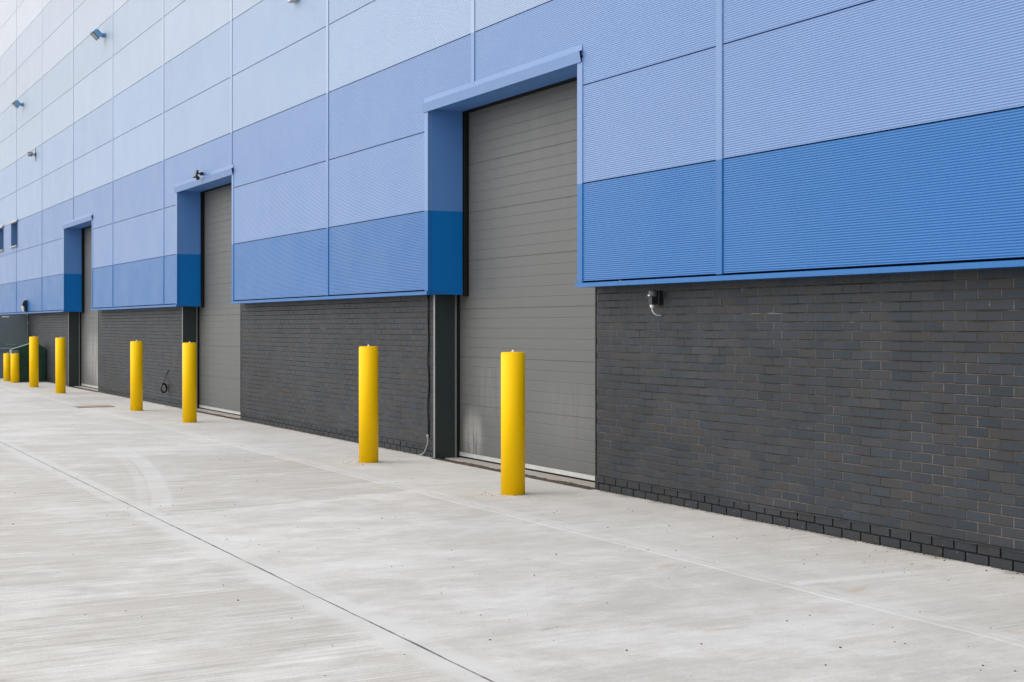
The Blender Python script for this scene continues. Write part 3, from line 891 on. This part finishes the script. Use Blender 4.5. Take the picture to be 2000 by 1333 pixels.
ux, uz = -48.42, 2.155
rt = empty("bulkhead_light", (ux, DC, uz)); tag(rt, "black bulkhead light with a white lens over the fire door", "wall light")
b = MB()
pf = [(DC-.001, uz), (DC-.09, uz+.0), (DC-.135, uz+.10), (DC-.150, uz+.19), (DC-.125, uz+.30), (DC-.07, uz+.355), (DC-.001, uz+.36)]
b.prism_x(pf, ux-.13, ux+.13); b.build("housing", M_BLACK, rt)
b = MB()
b.prism_x([(DC-.094, uz+.004), (DC-.139, uz+.10), (DC-.153, uz+.178), (DC-.149, uz+.178), (DC-.134, uz+.10), (DC-.089, uz+.004)], ux-.115, ux+.115)
b.prism_x([(DC-.088, uz+.012), (DC-.134, uz+.10), (DC-.149, uz+.172), (DC-.105, uz+.172)], ux+.1305, ux+.1335); b.build("lens", M_WHITE, rt)

# sensor under the flashing on the near brickwork
sx, sz = -11.89, 1.985
rt = empty("light_sensor", (sx, DB, sz)); tag(rt, "small black wall sensor with a white cable under the blue flashing", "sensor")
b = MB(); b.cbox(sx-.045, sx+.045, DB-.05, DB+.002, sz-.095, sz+.045, .008); b.build("back_box", M_BLACK, rt)
b = MB(); b.ring((sx-.0, DB-.085, sz-.010), (0, 0, 1), [(.040, 0), (.043, .008), (.043, .050), (.036, .062), (.018, .067)], 26); b.build("head", M_SGREY, rt)
b = MB(); b.cbox(sx-.034, sx+.034, DB-.118, DB-.051, sz-.088, sz-.012, .006); b.build("housing", M_BLACK, rt)
b = MB(); b.box(sx-.022, sx+.014, DB-.1305, DB-.127, sz-.006, sz+.006); b.build("label_strip", M_WHITE, rt)
b = MB(); b.ring((sx-.0, DB-.095, sz-.089), (0, 0, -1), [(.019, 0), (.021, .006), (.021, .02), (.012, .034)], 16); b.build("cable_gland", M_WHITE, rt)
b = MB(); b.tube([(sx, DB-.095, sz-.115), (sx+.004, DB-.095, sz-.145), (sx+.012, DB-.082, sz-.172), (sx+.02, DB-.058, sz-.188), (sx+.024, DB-.030, sz-.192), (sx+.024, DB+.004, sz-.186)], .0055, 8); b.build("cable", M_WHITE, rt)

# cable down the brick beside the nearest door
kx = -17.38
b = MB()
pts = []
for i in range(26):
    z = 2.10 - i*(2.10-.25)/25
    pts.append((kx + 0.006*math.sin(i*0.9) + (0.012 if 12 < i < 18 else 0.0), DB-.016 - .004*math.sin(i*.7), z))
b.tube(pts, 0.0135, 10)
cb = b.build("hanging_cable", M_BLACK, None, (kx, DB, 0)); tag(cb, "black cable running down the brick beside the nearest loading door", "cable")
b = MB()
b.tube([(kx, DB-.018, .262), (kx+.005, DB-.020, .22), (kx-.0, DB-.024, .16), (kx-.03, DB-.03, .10), (kx-.10, DB-.035, .04), (kx-.17, DB-.04, .012), (kx-.22, DB-.045, .008)], 0.008, 8)
b.ring((kx, DB-.018, .29), (0, 0, -1), [(.015, 0), (.017, .01), (.017, .035), (.010, .045)], 12)
b.build("bare_end", M_LGREY, cb)

# coil of cable hung on the brick by the middle door
qx, qz = -31.06, 0.375
b = MB()
pts = []
for i in range(24*4+1):
    a = 2*math.pi*i/24 + math.pi/2
    rr_ = 0.092 + 0.006*math.sin(i*0.31)
    pts.append((qx + .012*math.sin(i*.13) - .62*rr_*math.cos(a), DB-.105 + .76*rr_*math.cos(a) + .006*math.sin(i*.21), qz + rr_*math.sin(a)))
b.tube(pts, 0.016, 8)
b.tube([(qx, DB-.105, qz+.092), (qx-.02, DB-.085, qz+.16), (qx-.10, DB-.030, qz+.24), (qx-.12, DB-.014, qz+.30), (qx-.02, DB-.010, qz+.36), (qx+.05, DB+.004, qz+.40)], 0.009, 8)
tag(b.build("cable_coil", M_BLACK, None, (qx, DB, qz)), "coil of black cable hanging low on the brick wall", "cable")

# thin board left lying on the concrete
b = MB(); b.cbox(-31.62, -31.08, 5.80, 6.55, 0.002, 0.016, 0.003)
tag(b.build("board", M_BOARD, None, (-31.35, 6.17, 0)), "thin brown board lying flat on the concrete", "board")

# ------------------------------------------------------------------ grit on the concrete, debris along the wall
def chip(mb, x, y, s, z=0.0):
    n = len(mb.v); k = rnd.randint(5, 7); h = s*rnd.uniform(.35, .8); a0 = rnd.uniform(0, 6.28); el = rnd.uniform(.5, 1.0)
    bot = []; 
    for i in range(k):
        a = a0 + 6.283*i/k; q = s*rnd.uniform(.75, 1.15)
        mb.v.append((x + q*math.cos(a), y + q*el*math.sin(a), z))
    for i in range(k):
        a = a0 + 6.283*i/k; q = s*rnd.uniform(.35, .7)
        mb.v.append((x + q*math.cos(a), y + q*el*math.sin(a), z + h*rnd.uniform(.8, 1.1)))
    for i in range(k):
        j = (i+1) % k
        mb.f.append((n+i, n+j, n+k+j, n+k+i)); mb.t.append(.5); mb.sm.append(False)
    mb.f.append(tuple(n+k+i for i in range(k))); mb.t.append(.5); mb.sm.append(False)
b = MB()
for i in range(900):
    u = rnd.random()
    x = -3.0 - 40*u**1.7; y = rnd.uniform(1.0, 7.6)
    chip(b, x, y, 0.0022 + 0.0075*rnd.random()**4)
for i in range(110):
    x = -4.5 - 14*rnd.random()**1.3; y = rnd.uniform(2.0, 7.3); chip(b, x, y, rnd.uniform(.004, .0085))
for i in range(90):
    x = rnd.uniform(-10, -5); y = 7.62 - 1.0*rnd.random()**2; chip(b, x, y, 0.0025 + .008*rnd.random()**3)
for (x, y) in ((-13.14, 6.73), (-17.04, 6.71), (-25.55, 6.69)):
    for i in range(26):
        a = rnd.uniform(-2.6, .6); q = rnd.uniform(.14, .34); chip(b, x + q*math.cos(a), y + q*math.sin(a), rnd.uniform(.003, .009))
tag(b.build("grit", M_STONE), "dark grit scattered over the concrete", "grit", kind="stuff")
b = MB()
for (a, c_, l, r) in DOORS:
    n = int((r-l)/0.05); rows_ = []
    for i in range(n+1):
        x = l + (r-l)*i/n
        rows_.append([(x, 7.59 + 0.22*j/5, -0.010 - 0.004*math.sin(x*5+j) + rnd.uniform(-.004, .006) - (0.012 if j == 0 else 0)) for j in range(6)])
    for i in range(n):
        for j in range(5): b.quad(rows_[i][j], rows_[i+1][j], rows_[i+1][j+1], rows_[i][j+1])
tag(b.build("slot_dirt", M_SOIL), "brown dirt filling the slots before the loading doors", "dirt", kind="stuff")
b = MB()
xx = -48.0
while xx < -4.0:
    xx += rnd.uniform(0.004, 0.05)*(1 + abs(xx)/30)
    if any(d[2]-.02 < xx < d[3]+.02 for d in DOORS):
        if rnd.random() < .5: chip(b, xx, rnd.uniform(7.63, 7.79), rnd.uniform(.006, .016), -0.010)
        continue
    chip(b, xx, DB - abs(rnd.gauss(0.006, 0.018)), rnd.uniform(.004, .013), 0.0)
tag(b.build("wall_debris", M_DEBRIS), "brown debris gathered along the foot of the brick wall", "debris", kind="stuff")
